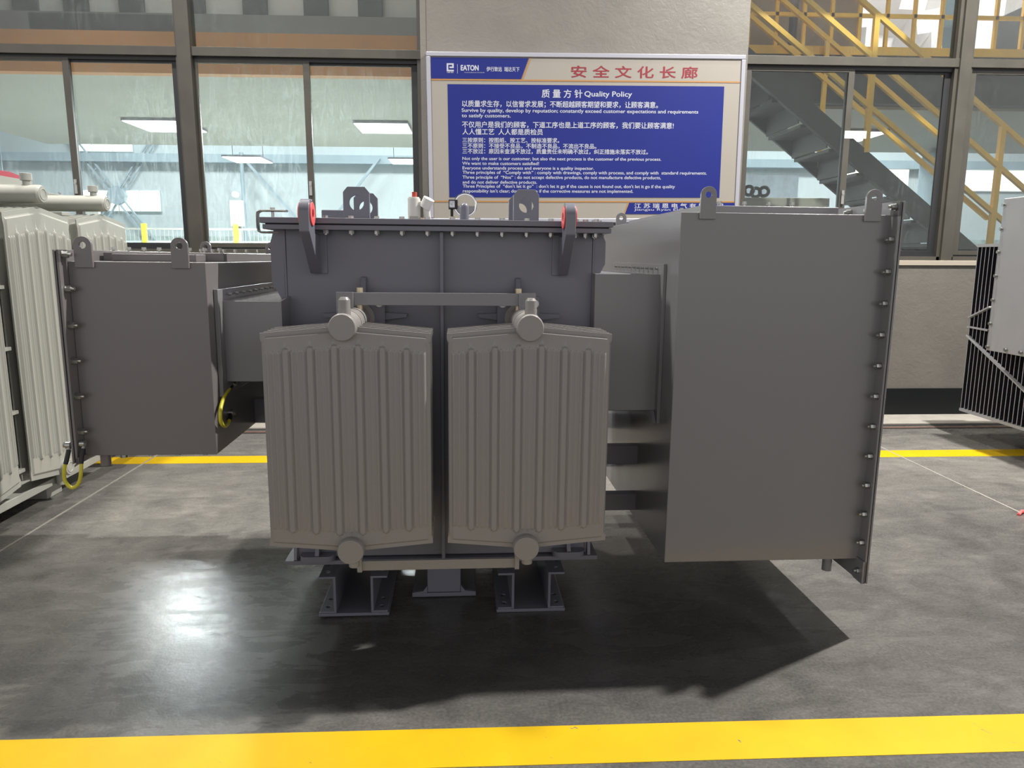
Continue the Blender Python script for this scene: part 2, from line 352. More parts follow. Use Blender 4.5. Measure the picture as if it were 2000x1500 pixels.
# ------------------------------------------------------------------ the sign board on the pier
SGN = tag(empty('wall_sign', (.92, 6.468, 2.45), (0, R(-.3), 0)), 'framed blue and cream safety policy board with white bilingual text on the grey pier', 'sign')
b = B(); t = .036
for q in ((-1.345, 1.345, .655, .692), (-1.345, 1.345, -.692, -.655), (-1.345, -1.309, -.655, .655), (1.309, 1.345, -.655, .655)): b.box(q[0], q[1], -.055, 0, q[2], q[3])
b.build('frame', M['silver'], SGN, .006)
B().box(-1.309, 1.309, -.046, -.004, -.655, .655).build('backing_board', M['cream'], SGN)
B().box(-1.171, 1.171, -.0485, -.0461, -.478, .438).build('blue_panel', M['blue'], SGN)
B().plate([(-1.306, .481), (-.556, .483), (-.492, .648), (-1.306, .648)], [], 'y', -.0485, -.0461).build('blue_header', M['blue'], SGN)
B().plate([(.348, -.618), (1.306, -.618), (1.306, -.524), (.383, -.524)], [], 'y', -.0485, -.0461).build('blue_footer', M['blue'], SGN)
b = B().box(-1.306, 1.306, -.048, -.0461, .468, .480)
b.plate([(-.552, .481), (-.540, .481), (-.474, .648), (-.487, .648)], [], 'y', -.048, -.0461)
b.box(-1.306, 1.306, -.048, -.0461, -.520, -.508).plate([(.336, -.618), (.346, -.618), (.381, -.521), (.369, -.521)], [], 'y', -.048, -.0461)
b.build('orange_stripes', M['orange_print'], SGN)
# round-cornered e emblem and the divider beside it
b = B(); k_ = .00134
for x0, x1, z0, z1 in ((0, 10, 0, 47), (10, 44, 0, 9), (34, 44, 9, 28), (17, 34, 19, 28), (10, 44, 38, 47)): b.box(-1.176+x0*k_, -1.176+x1*k_, -.0495, -.0486, .602-z1*k_, .602-z0*k_)
b.build('emblem', M['white_print'], SGN)
B().box(-1.088, -1.0855, -.0495, -.0486, .522, .596).build('divider', M['white_print'], SGN)
TEXT = [
('安 全 文 化 长 廊',-0.135,0.937,0.5470,0.0880,'c','red'),
('质 量 方 针',-0.382,-0.039,0.3696,0.0632,'c','w'),
('Quality Policy',-0.021,0.382,0.3496,0.0405,'l','w'),
('以质量求生存，以信誉求发展；不断超越顾客期望和要求，让顾客满意。',-1.052,0.607,0.2843,0.0485,'c','w'),
('Survive by quality, develop by reputation; constantly exceed customer expectations and requirements',-1.056,0.955,0.2175,0.0284,'l','w'),
('to satisfy customers.',-1.056,-0.645,0.1756,0.0271,'l','w'),
('不仅用户是我们的顾客，下道工序也是上道工序的顾客，我们要让顾客满意!',-1.054,0.748,0.1172,0.0476,'c','w'),
('人人懂工艺  人人都是质检员',-1.052,-0.372,0.0592,0.0463,'c','w'),
('三按原则：按图纸、按工艺、按标准要求。',-1.053,-0.232,-0.0089,0.0383,'c','w'),
('三不原则：不接受不良品，不制造不良品，不流出不良品。',-1.054,0.087,-0.0549,0.0384,'c','w'),
('三不放过：原因未查清不放过，质量责任未明确不放过，纠正措施未落实不放过。',-1.054,0.532,-0.0995,0.0385,'c','w'),
('Not only the user is our customer, but also the next process is the customer of the previous process.',-1.055,0.649,-0.1714,0.0249,'l','w'),
('We want to make customers satisfied!',-1.056,-0.404,-0.2109,0.0249,'l','w'),
('Everyone understands process and everyone is a quality inspector.',-1.055,0.069,-0.2490,0.0250,'l','w'),
('Three principles of  “Comply with” : comply with drawings, comply with process, and comply with  standard requirements.',-1.055,1.051,-0.2851,0.0250,'l','w'),
('Three principle of  “Nos” : do not accept defective products, do not manufacture defective products,',-1.056,0.652,-0.3250,0.0251,'l','w'),
('and do not deliver defective products.',-1.056,-0.420,-0.3657,0.0251,'l','w'),
("Three Principles of  “don't let it go”  : don't let it go if the cause is not found out, don't let it go if the quality",-1.055,0.777,-0.3993,0.0252,'l','w'),
("responsibility isn't clear; don't let it go if the corrective measures are not implemented.",-1.055,0.413,-0.4391,0.0252,'l','w'),
('江 苏 瑞 恩 电 气 有 限 公 司',0.428,1.207,-0.5479,0.0385,'c','w'),
('Jiangsu Ryan Electric Co., Ltd.',0.426,1.202,-0.5894,0.0186,'l','w'),
('EATON',-1.058,-0.912,0.5478,0.0398,'l','w'),
('Powering Business Worldwide',-1.028,-0.862,0.5282,0.0066,'l','w'),
('伊行致远  瑞达天下',-0.845,-0.570,0.5596,0.0345,'c','w'),
('瑞恩',-1.175,-1.119,0.5318,0.0119,'c','w'),
]
def fnt(body, size=1.0):
    c = bpy.data.curves.new('lettering', 'FONT'); c.body = body; c.size = size; c.align_x = 'LEFT'; c.fill_mode = 'FRONT'; c.resolution_u = 3
    o = bpy.data.objects.new('lettering', c); COL.objects.link(o); return o
_refs = [fnt('H'), fnt('国')]; _txt = []
for t_ in TEXT: _txt.append(fnt(t_[0]))
bpy.context.view_layer.update()
capH = _refs[0].dimensions.y; cjkH = _refs[1].dimensions.y
wts = []
for o_, (body, x0, x1, z, h, k, c) in zip(_txt, TEXT):
    dx = o_.dimensions.x; lo = min(v[0] for v in o_.bound_box); zlo = min(v[1] for v in o_.bound_box)
    s = h/(cjkH if k == 'c' else capH); sxx = (x1-x0)/dx
    o_.parent = SGN; o_.rotation_euler = (R(90), 0, 0); o_.scale = (sxx, s, 1)
    zz = z-(.38*s if k == 'c' else 0)
    o_.location = (x0-lo*sxx, -.0492 if c == 'w' else -.0472, zz)
    o_.data.offset = 0.0
    wts.append(0.0 if body.startswith(('Powering', 'Jiangsu', '瑞恩')) else .045 if body == 'EATON' else .017)
    o_.data.materials.append(M['white_print' if c == 'w' else 'red_print'])
bpy.context.view_layer.update(); _dg = bpy.context.evaluated_depsgraph_get()
for o_, wt in zip(_txt, wts):
    me = bpy.data.meshes.new_from_object(o_.evaluated_get(_dg))
    if wt:      # heavier strokes: the outlines laid over each other with a hair of shift
        bm_ = bmesh.new()
        for i, (dx, dy) in enumerate(((-wt, 0), (wt, 0), (0, -wt*.8), (0, wt*.8))):
            n0 = len(bm_.verts); bm_.from_mesh(me); bm_.verts.ensure_lookup_table()
            for v in bm_.verts[n0:]: v.co += Vector((dx, dy, i*.00004))
        bm_.to_mesh(me); bm_.free()
    n_ = link('lettering', me, SGN); n_.matrix_local = o_.matrix_local.copy(); n_.data.materials.clear(); n_.data.materials.append(o_.data.materials[0])
for o_ in _txt: bpy.data.objects.remove(o_, do_unlink=True)
for r_ in _refs: bpy.data.objects.remove(r_, do_unlink=True)

# ------------------------------------------------------------------ behind the glass: upper floor slab, stairs, far hall
structure('floor_far', B().box(-16, 20, 6.75, 20.2, -.1, -.001), M['farfloor'])
structure('ceiling_soffit', B().box(-6.70, 2.6, 7.62, 12.10, 3.185, 3.50).box(2.6, 20, 8.75, 12.10, 3.185, 3.50), M['soffit'])
structure('trim_15', B().box(-16, 2.6, 7.50, 7.62, 3.185, 3.56), M['orange'])
structure('trim_16', B().box(2.6, 20, 8.60, 8.75, 3.22, 3.74), M['dgrey'])
structure('trim_17', B().box(2.6, 20, 8.58, 8.62, 3.74, 3.83), M['yellow'])
structure('trim_18', B().box(-4.30, -2.95, 7.66, 7.74, 3.565, 3.755), M['dgrey'])
structure('wall_upper', B().box(-16, 2.6, 9.4, 9.5, 3.5, 7.5), M['midgrey'])
structure('ceiling_far', B().box(-16, 20, 12.0, 20.2, 7.5, 7.6), M['farwall'])
structure('wall_far', B().box(-16, 20, 20.0, 20.2, 0, 7.5), M['farwall'])
structure('wall_far_left', B().box(-16.2, -16, 6.75, 20.2, 0, 7.5), M['farwall'])
structure('wall_far_right', B().box(20, 20.2, 6.75, 20.2, 0, 7.5), M['farwall'])
structure('trim_19', B().box(-16, 20, 19.7, 20.0, 3.86, 4.07), M['farblue'])
structure('trim_20', B().box(-16, 20, 19.9, 20.0, .9, 2.0), M['teal'])
wn = 5
for (x0, x1, z0, z1, k) in ((-10.45, -8.3, 2.62, 3.17, 4), (-10.45, -8.9, 4.12, 4.42, 3), (9.7, 11.7, 3.35, 4.0, 2), (13.2, 16.2, 3.3, 3.9, 3), (-15.6, -13.6, 3.3, 4.1, 2)):
    f = structure('window_%d' % wn, B().box(x0, x1, 19.93, 20.0, z0, z1), M['farwall']); wn += 1
    for i in range(k):
        a = x0+(x1-x0)*i/k; c = x0+(x1-x0)*(i+1)/k
        B().box(a+.02, c-.02, 19.91, 19.93, z0+.02, z1-.02).build('pane', M['litwin'], f)
# soft grey panels on the upper storey wall
for i, x in enumerate((-5.28, -4.705, -4.065, -3.36, -2.635, -1.92, -1.28)):
    tag(B().box(x-.145, x+.145, 9.36, 9.40, 4.285, 4.9).build('wall_panel', M['dgrey'], None, .005),
        '%s dark square panel on the upper storey wall behind the top left glass' % ('first', 'second', 'third', 'fourth', 'fifth', 'sixth', 'seventh')[i]+', counted from the left', 'panel', 'dark panels of the upper storey')
structure('trim_21', B().box(-16, 2.6, 9.28, 9.40, 3.505, 4.262), M['lowgrey'])
# soffit lamps
def panel_lamp(x0, x1, y0, y1, z, label, hang=0, power=520):
    o = tag(empty('panel_lamp', ((x0+x1)/2, (y0+y1)/2, z)), label, 'lamp', 'square panel lamps of the far hall')
    hx, hy = (x1-x0)/2, (y1-y0)/2
    h = B().box(-hx, hx, -hy, hy, 0, .03)
    if hang:
        for sx_ in (-.8, .8): h.cyl((hx*sx_, 0, .03), (hx*sx_, 0, hang), .006, 8)
    h.build('housing', M['silver'], o)
    B().box(-hx+.012, hx-.012, -hy+.012, hy-.012, -.008, 0).build('diffuser', M['lamp'], o)
    l = area('lamp_light', ((x0+x1)/2, (y0+y1)/2, z-.02), x1-x0-.05, y1-y0-.05, power, (.93, .98, 1.0)); return o
panel_lamp(-4.50, -3.72, 9.80, 10.63, 3.150, 'lit square ceiling panel behind the second pane from the left')
panel_lamp(-1.60, -.90, 9.80, 10.55, 3.150, 'lit square ceiling panel behind the pane next to the sign board')
panel_lamp(-4.52, -3.84, 13.5, 14.33, 3.20, 'lit square lamp hanging beyond the soffit, third pane from the left', 4.3, 120)
panel_lamp(-1.62, -.93, 13.6, 14.3, 3.20, 'lit square lamp hanging beyond the soffit, by the sign board edge', 4.3, 120)
panel_lamp(4.62, 5.55, 10.0, 10.8, 3.150, 'lit square ceiling panel behind the stair rails', 0, 70)

# far hall bracing
def brace(x, z, hw, hh, label, y=19.80):
    o = tag(empty('cross_bracing', (x, y, z)), label, 'bracing')
    def lat(a, c):
        a, c = Vector(a), Vector(c); d = (c-a).normalized(); nrm = Vector((-d.z, 0, d.x))*.075
        q = B().bar(a+nrm, c+nrm, .06, .035).bar(a-nrm, c-nrm, .06, .035); L = (c-a).length
        for i in range(1, int(L/.35)): q.bar(a+d*(i*.35)-nrm, a+d*(i*.35)+nrm, .02, .02)
        q.build('lattice_strut', M['farblue'], o)
    lat((-hw, 0, hh), (hw, 0, -hh)); lat((-hw, .08, -hh), (hw, .08, hh))
    B().cyl((0, -.05, 0), (0, .12, 0), .24, 8).build('gusset_plate', M['farblue'], o)
brace(-9.35, 3.02, 1.28, 1.80, 'pale blue lattice cross bracing on the far wall behind the left panes')
o = tag(empty('raking_strut', (-5.75, 19.64, 4.0)), 'pair of thin grey raking struts beyond the third pane from the left', 'strut')
B().bar((-.3, 0, .0), (1.5, 0, -2.1), .05, .06).build('strut', M['farblue'], o); B().bar((3.2, 0, .0), (1.5, 0, -2.1), .05, .06).build('strut', M['farblue'], o)
B().cyl((-.32, 0, .1), (-.32, 0, -4.0), .05, 10).build('upright', M['farblue'], o)
# safety fence with yellow posts
F = tag(empty('safety_fence', (0, 12.6, 0)), 'low mesh safety fence with tall yellow posts seen through the left panes', 'fence')
for x in (-8.1, -5.55, -4.05, -2.5, .1, 2.4): B().box(x-.035, x+.035, -.035, .035, 0, 2.0).build('post', M['yellow2'], F, .004)
b = B().box(-8.1, 2.4, -.01, .01, 1.90, 1.93)
for i in range(150): b.box(-8.1+i*.07, -8.094+i*.07, -.003, .003, .6, 1.9)
b.build('mesh_panel', M['greybox'], F)
B().box(-8.1, 2.4, -.005, .02, .05, 1.72).build('kick_panel', M['teal'], F)
# electrical cabinets with a bright work lamp
for x, lab in ((-6.62, 'white control box with a bright lamp, behind the second pane from the left'), (-4.18, 'white control box with a bright lamp, behind the third pane from the left')):
    o = tag(empty('control_box', (x, 13.2, 0)), lab, 'control box', 'lit control boxes')
    B().box(-.035, .035, -.03, .03, 0, 2.35).build('post', M['greybox'], o)
    B().box(-.11, .11, -.12, -.03, 1.98, 2.42).build('box', M['white_plastic'], o, .006); B().cyl((0, -.16, 2.52), (0, -.05, 2.52), .045, 16).build('work_lamp', M['lamp'], o)
# grey machine and wrapped stacks behind the right hand glass
o = tag(empty('grey_cabinet', (3.9, 9.3, 0)), 'beige grey machine cabinet with coiled hoses on top, under the stairs', 'cabinet')
B().box(-.75, .56, 0, .6, 0, 2.22).build('body', M['greybox'], o, .01)
b = B()
for i in range(5): b.torus((-.62+i*.10, .2+.02*(i % 2), 2.30+.01*(i % 3)), (.4, 1, .2), .055, .022, 14, 6)
b.build('coiled_hose', M['dgrey'], o)
tag(B().box(4.35, 5.6, 12.9, 12.96, 1.3, 2.9).box(4.37, 4.41, 12.9, 12.96, 0, 1.3).box(5.54, 5.58, 12.9, 12.96, 0, 1.3).build('banner', M['banner'], None), 'pale blue information banner standing beyond the stair foot', 'banner')
tag(B().box(2.9, 4.3, 13.2, 14.4, 0, 2.75).build('wrapped_pallet', M['plastic'], None, .12), 'tall pallet wrapped in white sheeting seen under the stairs', 'pallet')
tag(B().box(7.05, 7.6, 11.4, 11.9, 0, 3.18).build('round_column', M['farblue'], None, .2), 'blue grey column of the far hall behind the yellow rails', 'column')
# old plastic strip curtain at the left edge
o = tag(empty('strip_curtain', (-8.6, 13.2, 0)), 'grey plastic strip curtain in the far hall, at the left edge of the glass', 'curtain')
for i in range(5): B().box(-1.1+i*.34, -.86+i*.34, 0, .015, .1, 3.6).build('strip', M['greybox' if i % 2 else 'farblue'], o)

tag(B().tube([(3.10, 3.86, .006), (3.14, 3.89, .016), (3.20, 3.875, .008), (3.26, 3.90, .018), (3.33, 3.885, .006)], .009, 8).box(3.15, 3.22, 3.84, 3.90, .0005, .006).build('tape_scrap', M['red'], None), 'small crumpled red tape scrap on the floor at the right edge', 'scrap')
# ------------------------------------------------------------------ staircase behind the right-hand glass
ST = tag(empty('staircase', (0, 0, 0)), 'steel staircase with dark stringers and yellow railings behind the right glass', 'staircase')
def zl(z0, x): return z0-.7325*(x-2.985)          # a line that follows the flight; z0 = height at x 2.985
def flight_bar(name, y, z0, x0, x1, w_, h, m): return B().bar((x0, y, zl(z0, x0)), (x1, y, zl(z0, x1)), w_, h).build(name, m, ST)
def stringer(y0, y1, x0, x1):
    sl = .757
    top = lambda x: 3.322-sl*(x-2.985); bot = lambda x: 3.08-sl*(x-2.985)
    B().plate([(x0, bot(x0)), (x1, bot(x1)), (x1, top(x1)), (x0, top(x0))], [], 'y', y0, y1).build('stringer', M['dgrey'], ST)
stringer(7.60, 7.66, 2.32, 6.8); stringer(8.50, 8.54, 2.32, 6.8)
for i in range(14):
    x = 2.36+i*.315; z = 3.06-.757*(x-2.985)
    B().box(x, x+.30, 7.66, 8.50, z-.03, z).box(x+.285, x+.30, 7.66, 8.50, z-.23, z).build('tread', M['dgrey'], ST)
for z0 in (4.605, 4.197, 3.725): flight_bar('handrail' if z0 > 4.5 else 'guard_rail', 7.62, z0, 2.32, 6.6, .045, .045, M['yellow'])
for z0 in (4.57, 4.14): flight_bar('guard_rail', 8.52, z0, 2.32, 5.33 if z0 > 4.5 else 6.0, .045, .045, M['yellow'])
B().cyl((5.33, 8.52, zl(4.57, 5.33)), (5.35, 8.52, 1.75), .024, 12).build('newel', M['yellow'], ST)
for x in (2.56, 3.99, 5.42): B().box(x-.026, x+.026, 7.595, 7.645, 3.3-.757*(x-2.985), zl(4.605, x)).build('post', M['yellow'], ST)
for x in (2.6, 3.92): B().box(x-.022, x+.022, 8.50, 8.54, 3.2-.757*(x-2.985), zl(4.57, x)).build('post', M['yellow'], ST)
# landing rail on the upper floor
G = tag(empty('landing_railing', (0, 8.66, 3.80)), 'yellow landing railing of the upper floor above the stairs', 'railing')
for z in (.36, .70, 1.05): B().box(2.7, 16, -.02, .02, z, z+.04).build('rail', M['yellow'], G)
for i in range(34): B().box(2.72+i*.32, 2.755+i*.32, -.02, .02, 0, 1.05).build('post', M['yellow'], G)
for x, wd, hh, mm, lab, nm, cat in ((3.3, .9, 1.0, 'brownbox', 'brown crate on the upper floor nearest the pier', 'crate', 'crate'), (4.25, .8, 1.25, 'brownbox', 'taller brown crate on the upper floor above the stair rails', 'crate', 'crate'), (7.35, 1.0, 1.05, 'dgrey', 'dark grey duct section on the upper floor at the right', 'duct', 'duct')):
    tag(B().box(x-wd/2, x+wd/2, 9.2, 10.0, 3.505, 3.55+hh).build(nm, M[mm], None, .02), lab, cat)
for x, wd, lab in ((3.0, 1.1, 'white sheeting draped over goods on the upper floor, beside the pier'), (5.6, 1.9, 'white sheeting draped over goods on the upper floor, above the stairs'), (8.3, 1.8, 'white sheeting draped over goods on the upper floor, at the right edge')):
    bm_ = B(); bm_.box(x-wd/2, x+wd/2, 10.6, 11.2, 3.60, 6.2); bmesh.ops.subdivide_edges(bm_.bm, edges=bm_.bm.edges, cuts=7, use_grid_fill=True)
    for v in bm_.bm.verts: v.co += Vector((.05*math.sin(9*v.co.z+x), .12*math.sin(7*v.co.x+4*v.co.z), .05*math.sin(5*v.co.x)))
    tag(bm_.build('plastic_sheet', M['plastic']), lab, 'sheeting', 'white sheeting on the upper floor')
tag(B().box(4.75, 6.8, 10.1, 10.16, 4.0, 4.18).box(4.75, 6.8, 10.1, 10.4, 4.12, 4.18).box(4.75, 4.8, 10.1, 10.4, 3.505, 4.12).box(6.75, 6.8, 10.1, 10.4, 3.505, 4.12).build('shelf_rail', M['silver'], None), 'pale metal shelf rail behind the landing railing', 'shelf')
# ------------------------------------------------------------------ the main transformer (local frame: x along the tank, y = 0 at the tank front, z up)
T = tag(empty('transformer', (-.149, 2.85, .003), (R(.0575), R(.3786), R(1.4899))),
        'dark grey oil transformer in the middle with two front radiators and two cable boxes', 'transformer')
def hexbolt_mesh(name, r=.009, grip=.05, nut=.009, tail=.012, both=True):
    b = B(); b.cyl((0, 0, grip/2), (0, 0, grip/2+.008), r, 6).cyl((0, 0, grip/2-.002), (0, 0, grip/2), r*1.15, 16)
    b.cyl((0, 0, -grip/2-tail), (0, 0, grip/2), r*.52, 10)
    if both: b.cyl((0, 0, -grip/2-nut), (0, 0, -grip/2), r, 6).cyl((0, 0, -grip/2), (0, 0, -grip/2+.002), r*1.15, 16)
    return b.mesh(name, M['steel'])
BOLT_LID = hexbolt_mesh('lid_bolt', .0105, .046, .012, .016)
BOLT_FL = hexbolt_mesh('flange_bolt', .0115, .022, .016, .026)
BOLT_S = hexbolt_mesh('small_bolt', .0085, .012, .006, .004)
BOLT_T = hexbolt_mesh('tiny_bolt', .005, .008, .003, .001)
def bolts(me, parent, pts, rot=(0, 0, 0), name='bolt'):
    for p in pts: link(name, me, parent, 0, p, rot)

# tank
tank = B().box(-.592, .585, 0, .80, .24, 1.553).build('tank', M['tank'], T, .004)
B().box(-.009, .005, -.045, 0, .24, 1.545).build('stiffener_rib', M['tank'], tank, .002)
B().box(-.654, .640, -.075, .875, 1.546, 1.564).build('rim_flange', M['tank'], tank, .002)
B().box(-.645, .632, -.066, .866, 1.564, 1.568).build('gasket', M['black'], tank)
for y0 in (.0, .788):
    B().plate([(-.592, 1.255), (-.600, 1.262), (-.647, 1.35), (-.647, 1.500), (-.632, 1.546), (-.592, 1.546)], [], 'y', y0, y0+.012).build('gusset', M['tank'], tank)
    B().plate([(.585, 1.375), (.607, 1.378), (.634, 1.43), (.634, 1.515), (.620, 1.546), (.585, 1.546)], [], 'y', y0, y0+.012).build('gusset', M['tank'], tank)
B().box(-.598, -.590, -.004, .05, .24, 1.545).build('corner_seam', M['tank'], tank, .002); B().box(.583, .591, -.004, .05, .24, 1.545).build('corner_seam', M['tank'], tank, .002)
B().box(-.640, .635, -.03, .83, .218, .236).build('base_plate', M['tank'], tank, .002)
B().plate([(-.57, .217), (-.57, .195), (-.47, .172), (.44, .172), (.56, .195), (.56, .217)], [], 'y', .09, .17).build('cross_beam', M['tank'], tank)
B().plate([(-.57, .217), (-.57, .195), (-.47, .172), (.44, .172), (.56, .195), (.56, .217)], [], 'y', .62, .70).build('cross_beam', M['tank'], tank)
def rrect(x0, x1, y0, y1, r, corners):
    out = []
    for (cx, cy, a0), on in zip(((x1-r, y1-r, 0), (x0+r, y1-r, 90), (x0+r, y0+r, 180), (x1-r, y0+r, 270)), corners):
        if on: out += [(cx+r*math.cos(R(a0+a)), cy+r*math.sin(R(a0+a))) for a in range(0, 91, 15)]
        else: out.append({0: (x1, y1), 90: (x0, y1), 180: (x0, y0), 270: (x1, y0)}[a0])
    return out
for (x0, x1) in ((-.578, -.440), (.447, .578)):
    jp = B().plate(rrect(x0, x1, -.055, .06, .03, (0, 0, 1, 1)), [], 'z', .238, .262).build('jack_pad', M['tank'], tank, .002)
    xc = (x0+x1)/2; B().plate([(-.045, .262), (0, .262), (0, .36)], [], 'x', xc-.008, xc+.008).build('web', M['tank'], jp)
for x in (-.60, .60): B().plate([(-.02, .236), (0, .236), (0, .34)], [], 'x', x-.006, x+.006).build('foot_gusset', M['tank'], tank)
B().box(.06, .16, -.0012, 0, .295, .312).build('weld_mark', M['steel'], tank)

# lid
lid = B().box(-.662, .645, -.083, .88, 1.568, 1.589).build('lid', M['tank'], T, .002)
LX = (-.431, -.337, -.243, -.149, -.054, .040, .134, .227, .320, .412, .508, .585)
bolts(BOLT_LID, lid, [(x, -.045, 1.568) for x in LX]+[(x, .845, 1.568) for x in (-.43, -.24, -.05, .13, .32, .51)]+[(.615, y, 1.568) for y in (.05, .2, .36)]+[(-.625, y, 1.568) for y in (.15, .3, .45)], (0, 0, 0))
bolts(BOLT_LID, lid, [(.585, -.01, 1.566), (.545, -.045, 1.566), (-.638, .02, 1.598)])
b = B()
for y in (-.004, .044):
    pass
b.tube([(-.585, .02, 1.617), (-.680, .02, 1.617), (-.692, .02, 1.610), (-.694, .02, 1.60), (-.694, .02, 1.553), (-.691, .02, 1.541), (-.680, .02, 1.537), (-.615, .02, 1.537)], .0045, 8)
for v in b.bm.verts: v.co.y = .02+(v.co.y-.02)*5
b.build('bonding_strap', M['steel'], lid)
for x0, x1 in ((-.402, -.297), (.287, .392)):
    for y in (.20, .50):
        c = .018; z1 = 1.727
        B().plate([(x0, 1.589), (x1, 1.589), (x1, z1-c*1.2), (x1-c, z1), (x0+c, z1), (x0, z1-c*1.2)], [((x0+x1)/2, 1.664, .030)], 'y', y, y+.022).build('lifting_plate', M['tank'], lid, .0015)
B().box(-.535, -.405, .45, .60, 1.589, 1.650).build('inspection_cover', M['tank'], lid, .004)
# pressure relief device
pr = B().cyl((-.124, .30, 1.589), (-.124, .30, 1.692), .0265, 28).cyl((-.124, .30, 1.692), (-.124, .30, 1.697), .022, 28).cyl((-.105, .29, 1.672), (-.078, .285, 1.668), .010, 14).build('pressure_relief_valve', M['white_plastic'], T)
B().cyl((-.122, .30, 1.694), (-.122, .30, 1.718), .0105, 16).build('cap', M['redcap'], pr)
B().box(-.142, -.106, .2725, .275, 1.604, 1.618).build('window_slot', M['greybox'], pr)
B().cyl((-.078, .285, 1.655), (-.060, .275, 1.690), .024, 20).cyl((-.066, .30, 1.589), (-.072, .29, 1.66), .014, 16).build('terminal_head', M['white_plastic'], pr)
B().cyl((-.090, .28, 1.589), (-.090, .28, 1.612), .009, 6).build('union_nut', M['brass'], pr)
# temperature gauge
gg = B().cyl((.090, .30, 1.668), (.090, .335, 1.668), .047, 40).build('oil_gauge', M['black'], T)
B().torus((.090, .30, 1.668), (0, 1, 0), .045, .0055, 40, 10).build('bezel', M['chrome'], gg)
B().cyl((.090, .297, 1.668), (.090, .30, 1.668), .041, 36).build('dial', M['dial'], gg)
B().plate([(.090+.039*math.cos(R(a)), 1.664+.036*math.sin(R(a))) for a in range(180, 361, 12)], [], 'y', .2955, .297).build('dial_shade', M['dialshade'], gg)  # hood shade on the lower dial, modelled as a grey half disc
B().box(.020, .058, .290, .318, 1.650, 1.690).box(.028, .040, .295, .312, 1.618, 1.650).build('plug_connector', M['black'], gg, .003)
B().box(.024, .046, .2885, .290, 1.657, 1.684).build('label_sticker', M['sticker'], gg)
B().cyl((.033, .303, 1.589), (.033, .303, 1.620), .011, 6).build('union_nut', M['brass'], gg)
b = B().cyl((.086, .20, 1.589), (.086, .20, 1.652), .0185, 24)
for i in range(6): b.cyl((.086, .20, 1.652+.0185*math.sin(R(15*i))), (.086, .20, 1.652+.0185*math.sin(R(15*i+15))), .0185*math.cos(R(15*i)), 24, max(.0005, .0185*math.cos(R(15*i+15))), cap=False)
b.build('filler_pipe', M['tank'], T)

# lifting lugs with red rings
for s, xc in ((1, -.478), (-1, .466)):
    o = [(0, 1.532), (0, 1.386), (-.035, 1.386), (-.20, 1.535)]+[(-.15+.05*math.cos(R(a)), 1.600+.05*math.sin(R(a))) for a in range(180, -1, -12)]+[(-.10, 1.532)]
    lug = B().plate(o, [(-.15, 1.598, .017)], 'x', xc-.018, xc+.018).build('lifting_lug', M['tank'], T, .003)
    for sd in (-1, 1):
        ring = B(); n = 28
        x = xc+sd*.0181; x2 = xc+sd*.0235
        ring.plate([(-.15+.041*math.cos(2*math.pi*i/n), 1.598+.041*math.sin(2*math.pi*i/n)) for i in range(n)], [(-.15, 1.598, .017)], 'x', min(x, x2), max(x, x2))
        ring.build('eye_ring', M['red'], lug, .0015)
    B().cyl((xc-.0178, -.15, 1.598), (xc+.0178, -.15, 1.598), .0172, 24, cap=False).build('eye_bush', M['red'], lug)
    B().box(xc-.016+s*.026, xc+.016+s*.026, -.008, 0, 1.385, 1.54).build('backing_plate', M['tank'], lug, .002)

# radiators
def panel_mesh(name, m, fine=True, dp=1.0):
    """pressed steel radiator panel: x -.265..+.265, z 0 (bottom corner) .. H, thickness ~ 10 mm, front at y=0"""
    W2, H, cr_ = .265, .698, .024
    fl = [-.188+.0752*i for i in range(6)]
    ribs = [f+k*.0188 for f in fl for k in (-2, -1.05, 1.05)]+[fl[-1]+.0376, fl[0]-.056, fl[-1]+.054]
    xs = sorted(set([-W2+i*(2*W2)/ (212 if fine else 40) for i in range((212 if fine else 40)+1)]))
    zz = [0, .006, .012, .018, .03, .045, .052, .056, .060, .064, .068, .072, .078]; zs = [z/H for z in zz]+[.2, .35, .5, .65, .8]+[1-z/H for z in reversed(zz)]
    def h(x, z):
        return dp*h0(x, z)
    def h0(x, z):
        e_ = 0
        zb, zt = .062, H-.062
        for f in fl:
            d = math.hypot(x-f, max(0, zb-z, z-zt)); e_ = max(e_, .0055*max(0, min(1, (.0115-d)/.0042)))
        for f in ribs:
            d = math.hypot(x-f, max(0, zb+.004-z, z-zt+.004)); e_ = max(e_, .0030*max(0, min(1, (.0060-d)/.0045)))
        ins = min(W2-abs(x), z, H-z); e_ += .004*max(0, min(1, (ins-.012)/.006)) if ins > 0 else 0
        return e_
    b = B(); g = []
    for side in (0, 1):
        row = []
        for zf in zs:
            r_ = []
            for x in xs:
                z = zf*H; y = -h(x, z) if side == 0 else .0075
                zz_ = z+(zf-.5)*2*cr_*(1-abs(x)/W2); xx = x
                if abs(x) > W2-.004 and .03 < zf < .97: xx = x*.985
                r_.append(b.bm.verts.new((xx, y, zz_)))
            row.append(r_)
        g.append(row)
    nz, nx = len(zs), len(xs)
    for side in (0, 1):
        for j in range(nz-1):
            for i in range(nx-1):
                q = (g[side][j][i], g[side][j][i+1], g[side][j+1][i+1], g[side][j+1][i]); b.bm.faces.new(q if side == 0 else q[::-1])
    for j in range(nz-1):
        for i in (0, nx-1): b.bm.faces.new((g[0][j][i], g[0][j+1][i], g[1][j+1][i], g[1][j][i]))
    for i in range(nx-1):
        for j in (0, nz-1): b.bm.faces.new((g[0][j][i], g[0][j][i+1], g[1][j][i+1], g[1][j][i]))
    return b.mesh(name, m)
PANEL = panel_mesh('fin_panel', M['rad'], True, 1.35); PANEL_B = panel_mesh('fin_panel_rear', M['rad'], False)
RS = 1.0652; RLOC = (-0.0040, 0.1860, -0.0950)   # radiator banks sit a little closer to the tank
